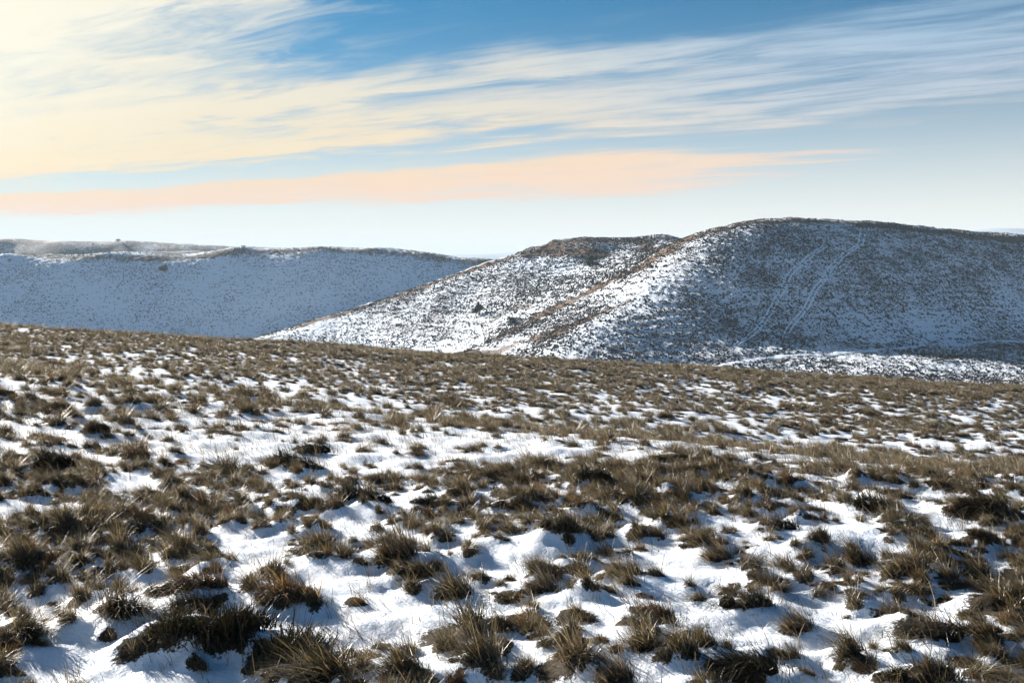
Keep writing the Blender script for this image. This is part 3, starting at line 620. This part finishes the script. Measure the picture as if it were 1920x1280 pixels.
# ------------------------------------------------------------------ meadow tussocks, one object each
proto = []
for kind, x, y, a, c_, rot, lab, me in RES:
    o = link(NAME[kind], me); o.location = (x, y, ground_z(x, y)-.005); o.rotation_euler = (random.gauss(0, .05), random.gauss(0, .05), rot)
    o.scale = (a, a*random.uniform(.85, 1.1), c_)
    lb_, gr_ = lab, None
    if not lab:
        tone = {'olive_grass': 'olive', 'golden_grass': 'golden', 'straw_grass': 'pale straw', 'heather_green': 'blackish green'}[me.materials[0].name]
        what = {'long': 'long bladed %s grass tussock', 'tuft': 'short upright %s grass tuft', 'mound': 'low matted %s grass mound', 'dark': 'dense dark hummock with %s blades', 'sparse': 'thin sprig of a few %s stems'}[kind] % tone
        mark = [(math.hypot(x-q[1], y-q[2]), q[6]) for q in RES if q[6]]; near_ = min(mark)
        lb_ = what+(' beside the '+near_[1].split(' with ')[0].split(' between ')[0].split(' next ')[0].split(' spreading ')[0].split(' swept ')[0].split(' lying ')[0].split(' tucked ')[0].split(' continuing ')[0].split(' below ')[0].split(' bent ')[0].split(' among ')[0].split(' sloping ')[0].split(' beside ')[0].split(' whose ')[0].split(' edging ')[0].split(' rising ')[0].split(' like ')[0].split(' curving ')[0] if near_[0] < .42 else ' standing in the meadow snow'); gr_ = what.replace('hummock', 'hummocks') if kind == 'dark' else what.replace('sprig', 'sprigs') if kind == 'sparse' else what+'s'
    tag(o, lb_, CAT[kind], gr_)
    if not lab and kind in ('long', 'tuft', 'mound') and len([p for p in proto if p['category'] == o['category']]) < {'long': 4, 'tuft': 6, 'mound': 3}[kind]: proto.append(o)
pc = bpy.data.collections.new('meadow_grass_sources')
for o in proto: pc.objects.link(o)
me = bpy.data.meshes.new('meadow_grass'); me.from_pydata([(x, y, ground_z(x, y)-.01) for x, y, _ in pts], [], [])
me.attributes.new('sc', 'FLOAT_VECTOR', 'POINT').data.foreach_set('vector', np.array(sc, np.float32).ravel())
me.attributes.new('ro', 'FLOAT_VECTOR', 'POINT').data.foreach_set('vector', np.array([(0, 0, r) for r in ro], np.float32).ravel())
mg = link('meadow_grass', me); tag(mg, 'brown tussock grass covering the meadow out to its far brow', 'grass', kind='stuff')
ng = bpy.data.node_groups.new('spread_tussocks', 'GeometryNodeTree')
ng.interface.new_socket('Geometry', in_out='INPUT', socket_type='NodeSocketGeometry'); ng.interface.new_socket('Geometry', in_out='OUTPUT', socket_type='NodeSocketGeometry')
gi = ng.nodes.new('NodeGroupInput'); go = ng.nodes.new('NodeGroupOutput'); iop = ng.nodes.new('GeometryNodeInstanceOnPoints')
ci = ng.nodes.new('GeometryNodeCollectionInfo'); ci.inputs['Collection'].default_value = pc; ci.inputs['Separate Children'].default_value = True; ci.inputs['Reset Children'].default_value = True
def nattr(nm, ty):
    q = ng.nodes.new('GeometryNodeInputNamedAttribute'); q.data_type = ty; q.inputs['Name'].default_value = nm; return q.outputs[0]
L_ = ng.links.new
L_(gi.outputs[0], iop.inputs['Points']); L_(ci.outputs[0], iop.inputs['Instance']); iop.inputs['Pick Instance'].default_value = True
e2r = ng.nodes.new('FunctionNodeEulerToRotation'); L_(nattr('ro', 'FLOAT_VECTOR'), e2r.inputs[0]); L_(e2r.outputs[0], iop.inputs['Rotation']); L_(nattr('sc', 'FLOAT_VECTOR'), iop.inputs['Scale'])
L_(iop.outputs[0], go.inputs[0])
md = mg.modifiers.new('spread', 'NODES'); md.node_group = ng

# loose stems between the tussocks
n = 11000
y = np.sqrt(rng.uniform(3.2**2, 13**2, n)); x = rng.uniform(-.6, .6, n)*y
keep = np.array([random.random() < (.12 if openness(a, b_) else .75) for a, b_ in zip(x, y)]); x, y = x[keep], y[keep]; m = 4
x = np.repeat(x, m)+rng.normal(0, .02, len(x)*m); y = np.repeat(y, m)+rng.normal(0, .02, len(y)*m); n = len(x)
P = np.stack([x, y, np.array([ground_z(a, b_) for a, b_ in zip(x, y)])-.005], -1)
Dv = rng.normal(0, .3, (n, 3))+np.array([-.25, .05, 1]); Dv /= np.linalg.norm(Dv, axis=1)[:, None]
t0 = rng.uniform(.1, .5, n)
V, lo, stt, tt = blade_arrays(P, Dv, rng.normal(0, .2, (n, 3))+np.array([-.25, 0, -.15]), rng.uniform(.03, .14, n)*np.where(rng.random(n) < .06, 2.2, 1), rng.uniform(.0022, .004, n), t0, t0+.3)
o = link('loose_grass_stems', mesh_np('loose_grass_stems', V, lo, stt, [G_straw], False, {'tint': tt})); tag(o, 'thin dry stems standing singly between the meadow tussocks', 'grass', kind='stuff')

# ------------------------------------------------------------------ air
bmv = [(-4500, -300, -52), (4500, -300, -52), (4500, 6500, -52), (-4500, 6500, -52), (-4500, -300, 104), (4500, -300, 104), (4500, 6500, 104), (-4500, 6500, 104)]
me = bpy.data.meshes.new('haze'); me.from_pydata(bmv, [], [(3, 2, 1, 0), (4, 5, 6, 7), (0, 1, 5, 4), (1, 2, 6, 5), (2, 3, 7, 6), (3, 0, 4, 7)])
m, t = new_mat('haze_air'); v = t.n('ShaderNodeVolumePrincipled', i_Density=.00016, i_Color=(.64, .83, 1, 1)); t.n('ShaderNodeOutputMaterial', i_Volume=v.outputs[0])
me.materials.append(m); o = link('haze', me); tag(o, 'thin pale haze hanging over the valley and far hills', 'haze', kind='stuff')
